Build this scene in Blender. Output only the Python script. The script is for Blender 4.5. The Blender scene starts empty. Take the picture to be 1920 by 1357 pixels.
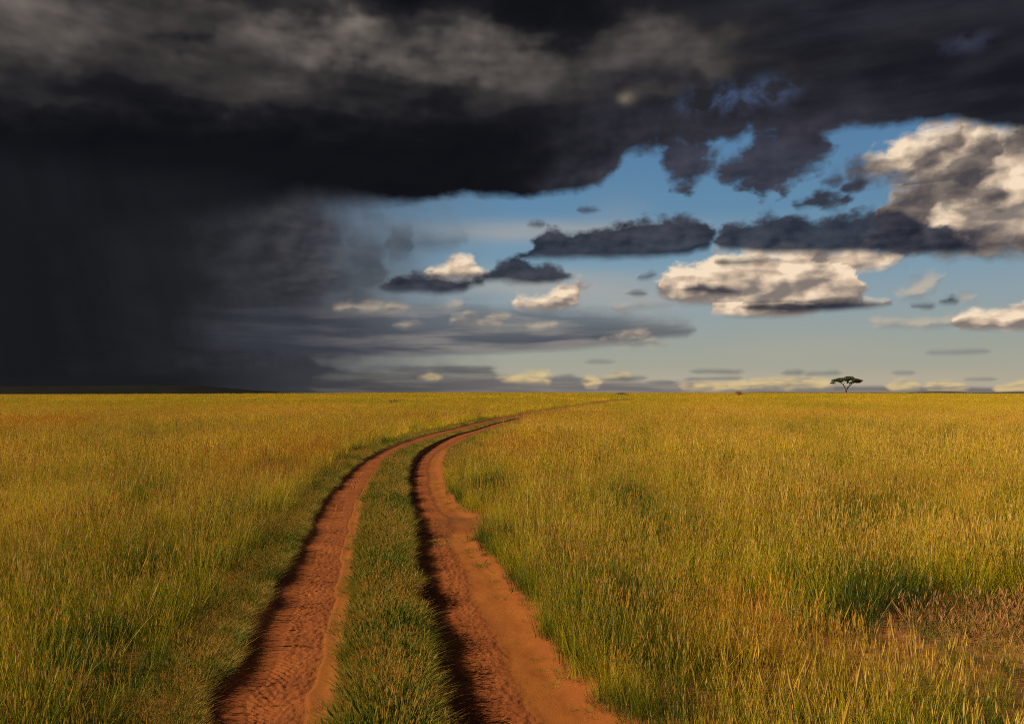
import bpy, math, random, os
import numpy as np

C = bpy.context.scene
COL = C.collection
R = math.radians

# ------------------------------------------------------------------ camera
F = 1500.0            # focal length in the units of a 1920 wide frame
HZ = 737.0            # eye-level line
EYE = 1.95
cam_d = bpy.data.cameras.new('camera')
cam = bpy.data.objects.new('camera', cam_d)
COL.objects.link(cam)
cam.location = (0, 0, EYE)
cam.rotation_euler = (R(90), 0, 0)
cam_d.sensor_width = 36.0
cam_d.lens = 36.0 * F / 1920.0
cam_d.shift_y = 58.5 / 1920.0
cam_d.clip_start = 0.05
cam_d.clip_end = 60000
C.camera = cam

C.view_settings.view_transform = 'Standard'
C.view_settings.look = 'None'
EXPO = 0.62
C.view_settings.exposure = EXPO
C.view_settings.gamma = 1
C.view_settings.use_curve_mapping = False

SUN_EL = 33.0
SUN_AZ = -97.0        # degrees clockwise from the view direction (+Y): the sun stands to the left

# ------------------------------------------------------------------ node helpers
def lin(c):
    return tuple(((v/255)/12.92 if v/255 <= 0.04045 else ((v/255+0.055)/1.055)**2.4) for v in c)

class V:
    """a socket (or number) that builds Math nodes when used in arithmetic"""
    def __init__(s, t, k): s.t, s.k = t, k
    def _m(s, op, *a, clamp=False):
        n = s.t.nodes.new('ShaderNodeMath'); n.operation = op; n.use_clamp = clamp
        for i, x in enumerate((s,) + a):
            if isinstance(x, V): s.t.links.new(x.k, n.inputs[i])
            else: n.inputs[i].default_value = float(x)
        return V(s.t, n.outputs[0])
    def __add__(s, o): return s._m('ADD', o)
    __radd__ = __add__
    def __mul__(s, o): return s._m('MULTIPLY', o)
    __rmul__ = __mul__
    def __sub__(s, o): return s._m('SUBTRACT', o)
    def __rsub__(s, o):
        return (s * -1.0) + o
    def __truediv__(s, o): return s._m('DIVIDE', o)
    def min(s, o): return s._m('MINIMUM', o)
    def max(s, o): return s._m('MAXIMUM', o)
    def clamp(s): return s._m('ADD', 0.0, clamp=True)
    def pow(s, o): return s._m('POWER', o)
    def step(s, a, b, lo=0.0, hi=1.0, smooth=True):
        n = s.t.nodes.new('ShaderNodeMapRange'); n.interpolation_type = 'SMOOTHSTEP' if smooth else 'LINEAR'
        s.t.links.new(s.k, n.inputs[0])
        n.inputs[1].default_value = a; n.inputs[2].default_value = b
        n.inputs[3].default_value = lo; n.inputs[4].default_value = hi
        return V(s.t, n.outputs[0])

def noise(t, vec, scale, detail=5, rough=0.5, typ='FBM', lac=2.0):
    n = t.nodes.new('ShaderNodeTexNoise'); n.noise_dimensions = '3D'
    n.inputs['Scale'].default_value = scale; n.inputs['Detail'].default_value = detail
    n.inputs['Roughness'].default_value = rough; n.inputs['Lacunarity'].default_value = lac
    t.links.new(vec, n.inputs['Vector'])
    return V(t, n.outputs['Fac'])

def comb(t, x, y, z=0.0):
    n = t.nodes.new('ShaderNodeCombineXYZ')
    for i, a in enumerate((x, y, z)):
        if isinstance(a, V): t.links.new(a.k, n.inputs[i])
        else: n.inputs[i].default_value = float(a)
    return n.outputs[0]

def mixc(t, fac, a, b):
    n = t.nodes.new('ShaderNodeMix'); n.data_type = 'RGBA'; n.clamp_factor = True
    if isinstance(fac, V): t.links.new(fac.k, n.inputs[0])
    else: n.inputs[0].default_value = fac
    for i, c in ((6, a), (7, b)):
        if isinstance(c, tuple): n.inputs[i].default_value = (*c, 1)
        else: t.links.new(c, n.inputs[i])
    return n.outputs[2]

def ramp(t, fac, stops, interp='LINEAR'):
    n = t.nodes.new('ShaderNodeValToRGB'); cr = n.color_ramp; cr.interpolation = interp
    while len(cr.elements) < len(stops): cr.elements.new(0.5)
    for e, (p, c) in zip(cr.elements, stops):
        e.position = p; e.color = (*c, 1)
    t.links.new(fac.k, n.inputs[0])
    return n.outputs[0]


def pnoise(x, y, seed=0):
    """2-D gradient noise, about -0.7 .. 0.7"""
    r = np.random.RandomState(seed); N = 256
    ang = r.rand(N, N) * 2 * np.pi
    gx, gy = np.cos(ang), np.sin(ang)
    xi = np.floor(x).astype(int); yi = np.floor(y).astype(int)
    xf = x - xi; yf = y - yi
    u = xf * xf * xf * (xf * (xf * 6 - 15) + 10); v = yf * yf * yf * (yf * (yf * 6 - 15) + 10)
    def g(a, b, fx, fy):
        return gx[a % N, b % N] * fx + gy[a % N, b % N] * fy
    n00 = g(xi, yi, xf, yf); n10 = g(xi + 1, yi, xf - 1, yf)
    n01 = g(xi, yi + 1, xf, yf - 1); n11 = g(xi + 1, yi + 1, xf - 1, yf - 1)
    return (n00 * (1 - u) + n10 * u) * (1 - v) + (n01 * (1 - u) + n11 * u) * v
def fbm(x, y, octs=4, rough=0.5, seed=0):
    a, s, t = 1.0, 0.0, 0.0
    for k in range(octs):
        s = s + a * pnoise(x * 2 ** k + 17.3 * k, y * 2 ** k + 9.1 * k, seed + k); t += a; a *= rough
    return s / t * 1.4
def sstep(x, a, b):
    t = np.clip((x - a) / (b - a), 0, 1); return t * t * (3 - 2 * t)

# ------------------------------------------------------------------ sky
# The sky is a physical Nishita sky with the storm's cloud cover overhead (world), and in front, 30 km off,
# a curved backdrop that carries the air and the clouds by direction (azimuth, elevation).
STR = 0.1
world = bpy.data.worlds.new('World'); C.world = world
world.use_nodes = True
T = world.node_tree; T.nodes.clear()
def wc(*rgb): return tuple(v / STR / 2 ** EXPO for v in lin(rgb))
tc = T.nodes.new('ShaderNodeTexCoord')
sky = T.nodes.new('ShaderNodeTexSky'); sky.sky_type = 'NISHITA'; sky.sun_disc = False
sky.sun_elevation = R(SUN_EL); sky.sun_rotation = R(SUN_AZ)
sky.air_density = 1.0; sky.dust_density = 1.0; sky.ozone_density = 1.0
nw = noise(T, tc.outputs['Generated'], 2.2, 4, 0.5)
sepw = T.nodes.new('ShaderNodeSeparateXYZ'); T.links.new(tc.outputs['Generated'], sepw.inputs[0])
zz = V(T, sepw.outputs[2]); yy = V(T, sepw.outputs[1])
cover = ((zz.step(0.1, 0.75) * 0.7) + yy.step(-0.2, 0.5) * zz.step(0.05, 0.3) * 0.8 + (nw - 0.5) * 1.2).step(0.25, 0.6)
wcol = mixc(T, (cover * 0.8 + 0.2), sky.outputs[0], mixc(T, nw, wc(20, 21, 26), wc(74, 72, 74)))
bg = T.nodes.new('ShaderNodeBackground'); bg.inputs[1].default_value = STR
T.links.new(wcol, bg.inputs[0])
wo = T.nodes.new('ShaderNodeOutputWorld'); T.links.new(bg.outputs[0], wo.inputs[0])
world.cycles.sampling_method = 'MANUAL'; world.cycles.sample_map_resolution = 256

def pt(x, y):
    az = math.atan((x - 960) / F)
    el = math.atan((HZ - y) * math.cos(az) / F)
    return math.degrees(az), math.degrees(el)
azs = np.concatenate([np.linspace(-75, -35, 60)[:-1], np.linspace(-35, 35, 480), np.linspace(35, 75, 60)[1:]])
els = np.concatenate([np.linspace(-4, -0.4, 6)[:-1], np.linspace(-0.4, 3, 50)[:-1], np.linspace(3, 28, 220), np.linspace(28, 55, 40)[1:]])
GA, GE = np.meshgrid(azs, els)                       # [el, az]
nr, nc = GA.shape
SKR = 30000.0
px_ = np.sin(np.radians(GA)) * np.cos(np.radians(GE)) * SKR
py_ = np.cos(np.radians(GA)) * np.cos(np.radians(GE)) * SKR
pz_ = np.sin(np.radians(GE)) * SKR + EYE
def grid_mesh(name, X, Y, Z, keep=None):
    nr, nc = X.shape
    me = bpy.data.meshes.new(name)
    co = np.stack([X, Y, Z], -1).reshape(-1, 3).astype(np.float32)
    idx = np.arange(nr * nc).reshape(nr, nc)
    q = np.stack([idx[:-1, :-1], idx[:-1, 1:], idx[1:, 1:], idx[1:, :-1]], -1).reshape(-1, 4)
    used = None
    if keep is not None:
        q = q[keep.reshape(-1)]
        used = np.unique(q); remap = np.full(nr * nc, -1); remap[used] = np.arange(len(used))
        q = remap[q]; co = co[used]
    me.vertices.add(len(co)); me.vertices.foreach_set('co', co.ravel())
    me.loops.add(q.size); me.loops.foreach_set('vertex_index', q.ravel().astype(np.int32))
    me.polygons.add(len(q)); me.polygons.foreach_set('loop_start', np.arange(0, q.size, 4, dtype=np.int32))
    me.polygons.foreach_set('loop_total', np.full(len(q), 4, dtype=np.int32))
    me.update(calc_edges=True); me.validate()
    me.polygons.foreach_set('use_smooth', np.ones(len(q), dtype=bool))
    return me, used
def attr(me, name, arr, vec=False, used=None):
    a = me.attributes.new(name, 'FLOAT_VECTOR' if vec else 'FLOAT', 'POINT')
    if vec:
        arr = np.stack(arr, -1).reshape(-1, 3)
        if used is not None: arr = arr[used]
        a.data.foreach_set('vector', arr.astype(np.float32).ravel())
    else:
        arr = np.asarray(arr).reshape(-1)
        if used is not None: arr = arr[used]
        a.data.foreach_set('value', arr.astype(np.float32).ravel())
sky_me, _ = grid_mesh('sky', px_, py_, pz_)
LG = np.maximum(GE, 0) + 2.4 * np.log(1 + np.maximum(GE, 0) / 1.0)
attr(sky_me, 'dir', (GA, LG, GE), True)
persp = np.clip(GE / 9.0 + 0.18, 0.1, 1.0)
wxn = fbm(GA * 0.22, LG * 0.3, 4, .5, 11); wyn = fbm(GA * 0.13 + 40, LG * 0.3, 4, .5, 23)
wfx = fbm(GA * 0.9, LG * 0.9, 3, .5, 31)

fields = []
def clouds(name, lst):
    """lst: (amp, bottom_amp, [(x, top, bottom), ...]) ; stores (signed depth, height in cloud, edge roughness)"""
    D = np.full(GA.shape, -9.0); H = np.zeros(GA.shape); A = np.full(GA.shape, 0.3)
    aw = GA + wfx * persp * 0.7
    for amp, bamp, c in lst:
        x0, t0, b0 = c[0]; x1, t1, b1 = c[-1]
        m0, m1 = (t0 + b0) / 2, (t1 + b1) / 2
        cc = [(x0 - 12, m0 + 2, m0 - 2)] + list(c) + [(x1 + 12, m1 + 2, m1 - 2)]
        cc = [(cc[0][0] - 40, m0 + 60, m0 - 60)] + cc + [(cc[-1][0] + 40, m1 + 60, m1 - 60)]
        az_ = [pt(x, 0)[0] for x, _, _ in cc]
        tp = [pt(x, t)[1] for x, t, _ in cc]; bt = [pt(x, b)[1] for x, _, b in cc]
        tt = np.interp(aw, az_, tp); bb = np.interp(aw, az_, bt)
        dt = tt - GE; db = GE - bb; d = np.minimum(dt, db)
        w = sstep(db - dt, -0.5 * persp, 0.5 * persp)
        a = amp * (bamp + (1 - bamp) * w)
        h = np.clip(db / np.maximum(tt - bb, 0.12), 0, 1)
        m = d > D
        D = np.where(m, d, D); H = np.where(m, h, H); A = np.where(m, a, A)
    attr(sky_me, name, (np.maximum(D, -3), H, A), True)
def blob(x, y, rx, ry, ax=None, ex=None):
    a, e = pt(x, y); k = 180 / math.pi / F
    u = ((GA if ax is None else ax) - a) / (rx * k); v = ((GE if ex is None else ex) - e) / (ry * k)
    return np.exp(-np.minimum(u * u + v * v, 60))
def X(x): return pt(x, 0)[0]

# cream veil
attr(sky_me, 'veil', np.clip(blob(1010, 435, 260, 20) * 0.5 + blob(1000, 530, 190, 22) * 0.6 + blob(1160, 560, 140, 25) * 0.35 + blob(1450, 715, 420, 14) * 0.4
     + blob(1500, 650, 130, 22) * .18 + blob(1160, 400, 60, 30) * .12, 0, 1))
# storm air: weight and tone
wx = GA + wxn * 4.0
attr(sky_me, 'storm', (sstep(wx, X(985), X(560)) * np.maximum(0.8 + 0.2 * sstep(GE, .2, 3.5), sstep(wx, -10, -14)), np.clip(wx / 30.0 + 1.0, 0, 1), np.zeros(GA.shape)), True)
clouds('grey', [(.5, .25, [(330, 470, 545), (400, 430, 552), (470, 385, 556), (540, 372, 556), (600, 400, 556), (650, 455, 556), (690, 470, 552), (712, 485, 540)]),
                (.5, 1, [(660, 450, 478), (720, 460, 470)]), (.5, 1, [(735, 432, 482), (765, 435, 478)]), (.3, 1, [(775, 454, 460), (860, 448, 458)]), (.4, 1, [(690, 515, 540), (712, 500, 545)])])
clouds('stratus', [(.35, .12, [(330, 585, 650), (450, 575, 662), (560, 572, 668), (700, 568, 668), (850, 572, 663), (1000, 574, 655), (1080, 580, 650), (1180, 592, 640), (1290, 610, 628)])])
clouds('bank', [(.25, .3, [(-60, 712, 760), (180, 705, 760), (340, 702, 760), (470, 696, 760), (580, 690, 760), (615, 682, 760), (660, 694, 760), (760, 688, 760), (920, 690, 760), (935, 702, 760), (1000, 708, 760), (1150, 713, 760), (1400, 720, 760), (1700, 727, 760), (2100, 730, 760)])])
# sunlit cumulus
clouds('lit', [(.8, .25, [(1240, 526, 548), (1256, 508, 564), (1285, 498, 570), (1320, 494, 572), (1350, 474, 574), (1400, 470, 575), (1450, 472, 576), (1520, 470, 575), (1575, 474, 574), (1600, 500, 572), (1615, 525, 566)]), (.5, .25, [(1340, 560, 586), (1380, 560, 592), (1450, 560, 594), (1500, 560, 591), (1535, 566, 582)]), (.5, .5, [(1520, 470, 512), (1600, 472, 512), (1650, 474, 502), (1695, 478, 488)]), (.35, .3, [(1610, 560, 572), (1660, 564, 570)]),
               (.6, .25, [(1800, 590, 616), (1822, 584, 617), (1845, 590, 617), (1880, 582, 617), (1920, 566, 618), (2100, 560, 618)]),
               (.9, .5, [(1625, 312, 330), (1680, 278, 332), (1730, 246, 345), (1775, 240, 360), (1820, 232, 400), (1870, 238, 472), (1920, 238, 472), (2120, 235, 472)]), (.8, .6, [(1652, 385, 440), (1670, 366, 470), (1720, 348, 472), (1760, 325, 474), (1820, 300, 474), (1880, 300, 474), (2120, 300, 474)]),
               (.45, .25, [(817, 504, 524), (840, 490, 524), (860, 477, 524), (885, 490, 524), (902, 512, 522)]),
               (.5, .3, [(968, 562, 578), (1000, 557, 580), (1035, 548, 580), (1060, 534, 577), (1080, 528, 572), (1092, 528, 545)]),
               (.4, .8, [(1620, 446, 458), (1660, 448, 458)])])
clouds('faint', [(0.51, .3, [(853, 598, 606), (880, 591, 612), (905, 596, 616), (935, 588, 614), (952, 590, 600)]),
                 (0.34, .3, [(985, 607, 618), (1040, 605, 612)]), (0.42, .3, [(1138, 632, 641), (1170, 625, 641), (1210, 624, 636)]), (0.42, .3, [(1185, 642, 649), (1225, 634, 650), (1243, 642, 649)]),
                 (0.51, .6, [(1694, 545, 552), (1712, 526, 557), (1735, 519, 557), (1756, 519, 530)]), (0.51, .6, [(1800, 550, 562), (1825, 546, 563)]),
                 (0.51, .5, [(1640, 600, 608), (1720, 598, 613), (1790, 600, 610)]), (0.34, .5, [(750, 606, 612), (780, 605, 612)]), (0.34, .5, [(640, 575, 580), (760, 574, 580)]),
                 (0.34, .5, [(830, 570, 578), (860, 568, 577)]), (0.51, .5, [(1160, 572, 584), (1250, 566, 574)]), (0.51, .5, [(1395, 505, 520), (1400, 505, 520)])])
clouds('low', [(0.26, .3, [(794, 706, 712), (808, 698, 713), (820, 704, 712)]), (0.34, .4, [(940, 706, 714), (985, 700, 718), (1010, 695, 720), (1030, 697, 722)]), (0.34, .4, [(1098, 706, 726), (1120, 708, 728)]), (0.34, .3, [(1138, 706, 716), (1160, 696, 716), (1175, 700, 716)]),
               (0.51, .4, [(1280, 718, 732), (1400, 715, 733)]), (0.51, .4, [(1410, 713, 730), (1480, 706, 732), (1530, 708, 730), (1560, 714, 730)]), (0.51, .4, [(1670, 718, 732), (1690, 713, 733), (1720, 718, 732)]), (0.51, .4, [(1740, 720, 733), (1780, 714, 734), (1810, 722, 733)]),
               (0.51, .4, [(1870, 722, 736), (1920, 714, 737), (2060, 712, 737)])])
# slate-dark cumulus in shade
clouds('dark', [(.65, .2, [(985, 476, 484), (1010, 448, 483), (1030, 432, 484), (1062, 434, 484), (1100, 436, 483), (1150, 427, 483), (1185, 417, 482), (1200, 411, 482), (1240, 408, 480), (1290, 407, 476), (1325, 418, 466), (1338, 430, 446)]),
                (.65, .2, [(1348, 442, 462), (1370, 426, 468), (1420, 413, 472), (1470, 410, 473), (1520, 412, 473), (1580, 410, 471), (1610, 402, 471), (1640, 396, 472), (1690, 398, 474), (1720, 408, 476), (1750, 424, 476), (1785, 444, 475), (1830, 455, 472)]),
                (.5, .3, [(722, 534, 545), (752, 516, 548), (790, 517, 548), (830, 520, 550), (870, 522, 546), (905, 522, 530)]),
                (.5, .3, [(908, 520, 526), (935, 498, 527), (965, 484, 529), (985, 489, 530), (1005, 502, 531), (1030, 498, 531), (1052, 507, 528), (1066, 516, 522)]),
                (.4, .2, [(1288, 540, 547), (1312, 533, 549), (1340, 541, 549), (1380, 545, 549)]), (.3, .2, [(1352, 489, 496), (1400, 485, 497), (1438, 484, 490)]), (.2, .3, [(1206, 518, 522), (1222, 513, 518)]), (.15, .3, [(1190, 549, 552), (1204, 549, 552)]),
                (.2, .2, [(1722, 573, 577), (1745, 572, 578)]), (.3, .3, [(1768, 562, 568), (1784, 554, 568), (1793, 561, 568)]),
                (.3, .2, [(1400, 572, 582), (1480, 568, 585), (1560, 566, 582), (1640, 567, 575), (1665, 567, 571)]),
                (1.3, .9, [(1252, 262, 325), (1270, 240, 346), (1300, 236, 348), (1322, 240, 318), (1340, 250, 296)]),
                (1.35, .9, [(1352, 322, 346), (1375, 298, 348), (1400, 268, 352), (1425, 236, 364), (1460, 222, 358), (1500, 222, 338), (1530, 236, 326), (1550, 245, 300)]),
                (.4, .9, [(1556, 334, 348), (1572, 330, 342)]), (.5, .9, [(1592, 347, 362), (1612, 337, 352)]), (.6, .9, [(1500, 378, 390), (1530, 365, 389), (1560, 369, 388), (1588, 363, 382)]),
                (.3, .9, [(1100, 392, 398), (1115, 391, 397)]), (.2, .9, [(1000, 420, 423), (1010, 420, 423)])])
clouds('far', [(0.26, .6, [(1035, 706, 714), (1070, 701, 716), (1100, 712, 718)]), (0.26, .6, [(1135, 708, 714), (1170, 705, 715), (1205, 706, 712)]), (0.26, .6, [(1302, 695, 699), (1330, 693, 699), (1385, 694, 701)]), (0.22, .6, [(1290, 709, 712), (1385, 707, 711)]),
               (0.26, .6, [(1474, 694, 703), (1500, 694, 703)]), (0.26, .6, [(1515, 699, 703), (1568, 696, 702)]), (0.22, .6, [(1683, 697, 701), (1708, 697, 701)]), (0.22, .6, [(1745, 660, 663), (1845, 657, 660)]), (0.22, .6, [(1815, 709, 713), (1860, 709, 713)]),
               (0.22, .6, [(1108, 677, 680), (1142, 677, 680)]), (0.22, .6, [(1220, 715, 720), (1260, 714, 720)]), (0.22, .6, [(640, 690, 694), (760, 686, 692)]), (0.22, .6, [(780, 688, 691), (920, 688, 692)])])
clouds('shade', [(1.0, 1, [(1650, 380, 472), (1680, 356, 474), (1720, 345, 474), (1755, 325, 400), (1790, 305, 385), (1820, 285, 375), (1845, 265, 335), (1870, 255, 300)]), (.9, 1, [(1780, 340, 385), (1860, 350, 385), (1880, 360, 380)]), (.8, 1, [(1890, 245, 285), (1925, 238, 290), (2100, 240, 290)]),
                 (.9, 1, [(1600, 308, 330), (1640, 308, 336), (1700, 318, 336)]), (.9, 1, [(1720, 290, 312), (1760, 262, 300), (1800, 250, 288)]),
                 (1.0, .4, [(1690, 425, 472), (1760, 432, 476), (1850, 440, 476), (1930, 436, 474), (2100, 430, 474)])])
# the storm deck: depth above its lower edge, edge roughness, and where it is thin and light
wA = GA + wxn * 5.0; wE = GE + wyn * 2.6 + wfx * 0.5
def wb(x, y, rx, ry): return blob(x, y, rx, ry, wA, wE)
lum = (wb(10, 20, 120, 80) * 0.75 + wb(250, 50, 190, 60) * 0.45 + wb(470, 70, 110, 60) * 0.42 + wb(590, 60, 90, 60) * 0.7 + wb(660, 60, 60, 25) * 0.5 + wb(720, 112, 160, 26) * 0.5
       + wb(830, 40, 90, 22) * 0.5 + wb(900, 100, 150, 32) * 0.4 + wb(1010, 130, 190, 45) * 0.5 + wb(1190, 75, 100, 50) * 0.45 + wb(1330, 105, 110, 38) * 0.36
       + wb(450, 175, 190, 36) * 0.24 + wb(110, 205, 90, 20) * 0.13 + wb(1600, 105, 260, 26) * 0.15 + wb(1815, 85, 60, 22) * 0.12 + wb(850, 195, 260, 34) * 0.16)
lum = lum * (1 - 0.75 * wb(930, 35, 160, 26)) * (1 - .6 * wb(345, 75, 36, 18)) * (1 - .5 * wb(560, 15, 120, 18))
bott = [(-100, 420), (250, 420), (450, 395), (560, 372), (640, 374), (740, 379), (800, 374), (830, 368), (870, 361), (930, 364), (1000, 368), (1080, 356), (1115, 346), (1138, 334), (1158, 308), (1175, 287), (1215, 275), (1262, 266), (1300, 276), (1325, 266), (1385, 256), (1410, 238),
        (1432, 240), (1470, 262), (1530, 268), (1556, 250), (1590, 238), (1650, 234), (1720, 228), (1790, 224), (1850, 236), (1925, 242), (2100, 240)]
bc = np.interp(GA + wfx * 0.5, [pt(x, 0)[0] for x, _ in bott], [pt(x, y)[1] for x, y in bott])
rag = (0.25 + 0.5 * sstep(GA, X(1080), X(1250))) * (1 - 0.5 * sstep(GA, X(1530), X(1620)))
attr(sky_me, 'deck', (np.clip(GE - bc, -3, 30), rag, lum), True)
edgelift = wb(1180, 250, 120, 90) * 0.8 + wb(1130, 325, 80, 32) * 0.8 + wb(1500, 250, 140, 50) * .9 + wb(1380, 240, 120, 40) * 0.7
leftlift = sstep(GE, pt(0, 240)[1], pt(0, 330)[1]) * sstep(GA, -12, -22)
attr(sky_me, 'deck_tone', (edgelift, np.clip(leftlift, 0, 1), 1.15 - 0.93 * sstep(GA, X(560), X(820))), True)
attr(sky_me, 'gaps', (np.clip(blob(1370, 183, 62, 24) + blob(1310, 195, 30, 14) + blob(1450, 170, 40, 22) * 0.7, 0, 1), blob(1810, 82, 42, 14), blob(1174, 184, 15, 10)), True)
attr(sky_me, 'fade', sstep(np.abs(GA), 74, 50) * sstep(GE, 54, 38))

sky_mat = bpy.data.materials.new('sky_air_and_cloud'); sky_mat.use_nodes = True
T = sky_mat.node_tree; T.nodes.clear()
def sc(*rgb): return tuple(v / 2 ** EXPO for v in lin(rgb))
def at(name):
    n = T.nodes.new('ShaderNodeAttribute'); n.attribute_name = name; return n
def at3(name):
    s = T.nodes.new('ShaderNodeSeparateXYZ'); T.links.new(at(name).outputs['Vector'], s.inputs[0])
    return [V(T, s.outputs[i]) for i in range(3)]
def at1(name): return V(T, at(name).outputs['Fac'])
AZ, LE, EL = at3('dir')
nB = noise(T, comb(T, AZ, LE), 0.62, 7, 0.56)
nC = noise(T, comb(T, AZ * 0.62, LE * 1.1, 1.0), 0.55, 2.5, 0.42)
nC2 = noise(T, comb(T, (AZ - 0.75) * 0.62, (LE + 0.45) * 1.1, 1.0), 0.55, 2.5, 0.42)
def puff(vec, scale, det):
    n = T.nodes.new('ShaderNodeTexVoronoi'); n.voronoi_dimensions = '2D'; n.feature = 'F1'; n.normalize = True
    n.inputs['Scale'].default_value = scale; n.inputs['Detail'].default_value = det; n.inputs['Roughness'].default_value = 0.42; n.inputs['Lacunarity'].default_value = 2.3
    T.links.new(vec, n.inputs['Vector'])
    return V(T, n.outputs['Distance']) * -1.0 + 0.35
qx = AZ * 0.8 + (nB - 0.5) * 1.0; qy = LE * 1.0 + (nC - 0.5) * 0.8
pv = puff(comb(T, qx, qy), 0.55, 2.5)
pv2 = puff(comb(T, qx - 0.32, qy + 0.34), 0.55, 1.5)
nF = noise(T, comb(T, AZ * 0.7, LE, 9.0), 2.0, 4, 0.6)
nS = noise(T, comb(T, AZ * 0.16, LE * 0.9, 4.0), 0.8, 5, 0.5)
nD = noise(T, comb(T, AZ * 0.5, LE * 0.9, 7.0), 0.36, 4, 0.45)
nV = noise(T, comb(T, (AZ + EL * 0.22) * 0.9, EL * 0.06, 2.0), 0.6, 5, 0.55)      # falling rain: upright streaks
LIT = (nC - nC2) * 2.2 + (pv - pv2) * 1.5 + (nB - 0.5) * 0.2
pers = (EL * (1 / 9.0) + 0.18).clamp()
def mask(d, a, soft, streak=0.0):
    n = pv * 2.6 + (nB - 0.5) * 1.5 + (nF - 0.5) * 0.8
    x = d + n * a * pers
    if streak: x = x + (nS - 0.5) * pers * streak
    s = pers * soft + 0.02
    return ((x / s) * 0.5 + 0.5).step(0, 1)
e01 = (EL * (1 / 26.0)).clamp()
col = ramp(T, e01, [(0.0, sc(178, 160, 144)), (0.03, sc(172, 166, 146)), (0.12, sc(156, 162, 152)), (0.24, sc(142, 159, 167)),
                      (0.34, sc(122, 154, 174)), (0.48, sc(98, 138, 168)), (0.66, sc(86, 126, 164)), (1.0, sc(60, 100, 155))])
col = mixc(T, (at1('veil') * (nS * 1.3 + 0.25)).clamp(), col, sc(188, 174, 156))
w, tone, _ = at3('storm')
tone = (tone + (nB - 0.5) * 0.08).clamp()
darkc = ramp(T, tone, [(0.0, sc(25, 27, 30)), (0.27, sc(34, 36, 40)), (0.42, sc(49, 51, 57)), (0.56, sc(66, 68, 75)), (0.75, sc(96, 100, 110)), (1, sc(120, 124, 132))])
darkc = mixc(T, ((nV - 0.38) * 1.1).clamp(), darkc, sc(18, 19, 22))
darkc = mixc(T, ((nS * 0.8 - 0.2) * AZ.step(-18, -4)).clamp(), darkc, sc(92, 92, 98))
col = mixc(T, w, col, darkc)
d, h, a = at3('grey')
col = mixc(T, mask(d, a, 0.9) * AZ.step(-23, -13, 0.0, 0.6), col, mixc(T, (LIT + 0.35).clamp(), sc(48, 48, 54), sc(80, 79, 84)))
d, h, a = at3('stratus')
col = mixc(T, mask(d, a, 0.7, 2.6) * h.step(0, 1, 0.97, 0.6) * AZ.step(-25, -14), col, mixc(T, nS.step(0.42, 0.68), mixc(T, AZ.step(-16, -4), sc(54, 58, 67), sc(74, 78, 90)), mixc(T, AZ.step(-16, -4), sc(74, 76, 84), sc(132, 127, 124))))
d, h, a = at3('bank')
col = mixc(T, mask(d, a, 0.8, 2.0) * nS.step(0.3, 0.6, 0.55, 0.95), col, mixc(T, AZ.step(-14, 5), mixc(T, AZ.step(-24, -12), sc(27, 28, 32), sc(58, 59, 65)), sc(112, 108, 108)))
def lit(m, h, lo, hi, k=1.0, off=0.42, top=0.5, hot=True):
    global col
    l = (LIT * 1.0 + (h - 0.5) * top + off + (nS - 0.5) * 0.8).clamp()
    c = mixc(T, l.step(0, 1), lo, hi)
    if hot: c = mixc(T, ((l - 0.74) * 2.4).clamp(), c, sc(255, 234, 204))
    col = mixc(T, m * k, col, c)
def dark(m, lo, hi, k=1.0):
    global col
    col = mixc(T, m * k, col, mixc(T, (LIT * 0.7 + 0.3 + (nF - 0.5) * 0.5).clamp(), lo, hi))
d, h, a = at3('low'); lit(mask(d, a, 0.8), h, sc(150, 138, 122), sc(228, 200, 140), 0.75, 0.5, hot=False)
d, h, a = at3('far'); dark(mask(d, a, 0.6), sc(82, 88, 98), sc(116, 116, 118), 0.62)
d, h, a = at3('faint'); lit(mask(d, a, 0.55), h, sc(124, 118, 114), sc(204, 184, 158), 0.6, 0.45, hot=False)
d, h, a = at3('lit'); lit(mask(d + 0.02, a, EL.step(8, 12, 0.42, 0.6)), h, sc(130, 120, 114), sc(226, 200, 172), 1.0, 0.58, 0.8)
d, h, a = at3('shade'); dark(mask(d, a, 0.6), sc(58, 57, 66), sc(104, 95, 93), 0.85)
d, h, a = at3('dark'); dark(mask(d, a, EL.step(13, 15, 0.34, 0.95)), mixc(T, EL.step(10, 14), sc(34, 38, 50), sc(48, 47, 58)), mixc(T, EL.step(10, 14), sc(74, 76, 88), sc(72, 69, 80)), 0.96)
# deck
dqx = AZ * 0.33 + (nD - 0.5) * 2.2; dqy = LE * 0.62 + (nC - 0.5) * 1.0
pvd = puff(comb(T, dqx, dqy), 0.42, 1.0); pvd2 = puff(comb(T, dqx - 0.3, dqy + 0.4), 0.42, 1.0)
d, rg, lm = at3('deck'); lift, ll, sf = at3('deck_tone'); g1, g2, g3 = at3('gaps')
lm2 = lm * (nD * 0.8 + 0.30) * (nS * 0.15 + 0.82) + ((nC - nC2) * 0.7 + (pvd - pvd2) * 0.6 + (nB - 0.5) * 0.06) * (lm * 0.8 + 0.04) + 0.012
dc = ramp(T, lm2.clamp(), [(0.0, sc(15, 16, 21)), (0.10, sc(30, 30, 34)), (0.28, sc(60, 57, 56)), (0.48, sc(86, 80, 77)), (0.75, sc(112, 104, 99)), (1.0, sc(140, 130, 123))])
dc = mixc(T, AZ.step(4, 20) * lm.step(0.0, 0.35, 1.0, 0.0) * 0.75, dc, mixc(T, (nS * .5 + nD * .5).step(0.34, 0.68), sc(26, 27, 35), sc(50, 50, 58)))
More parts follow.
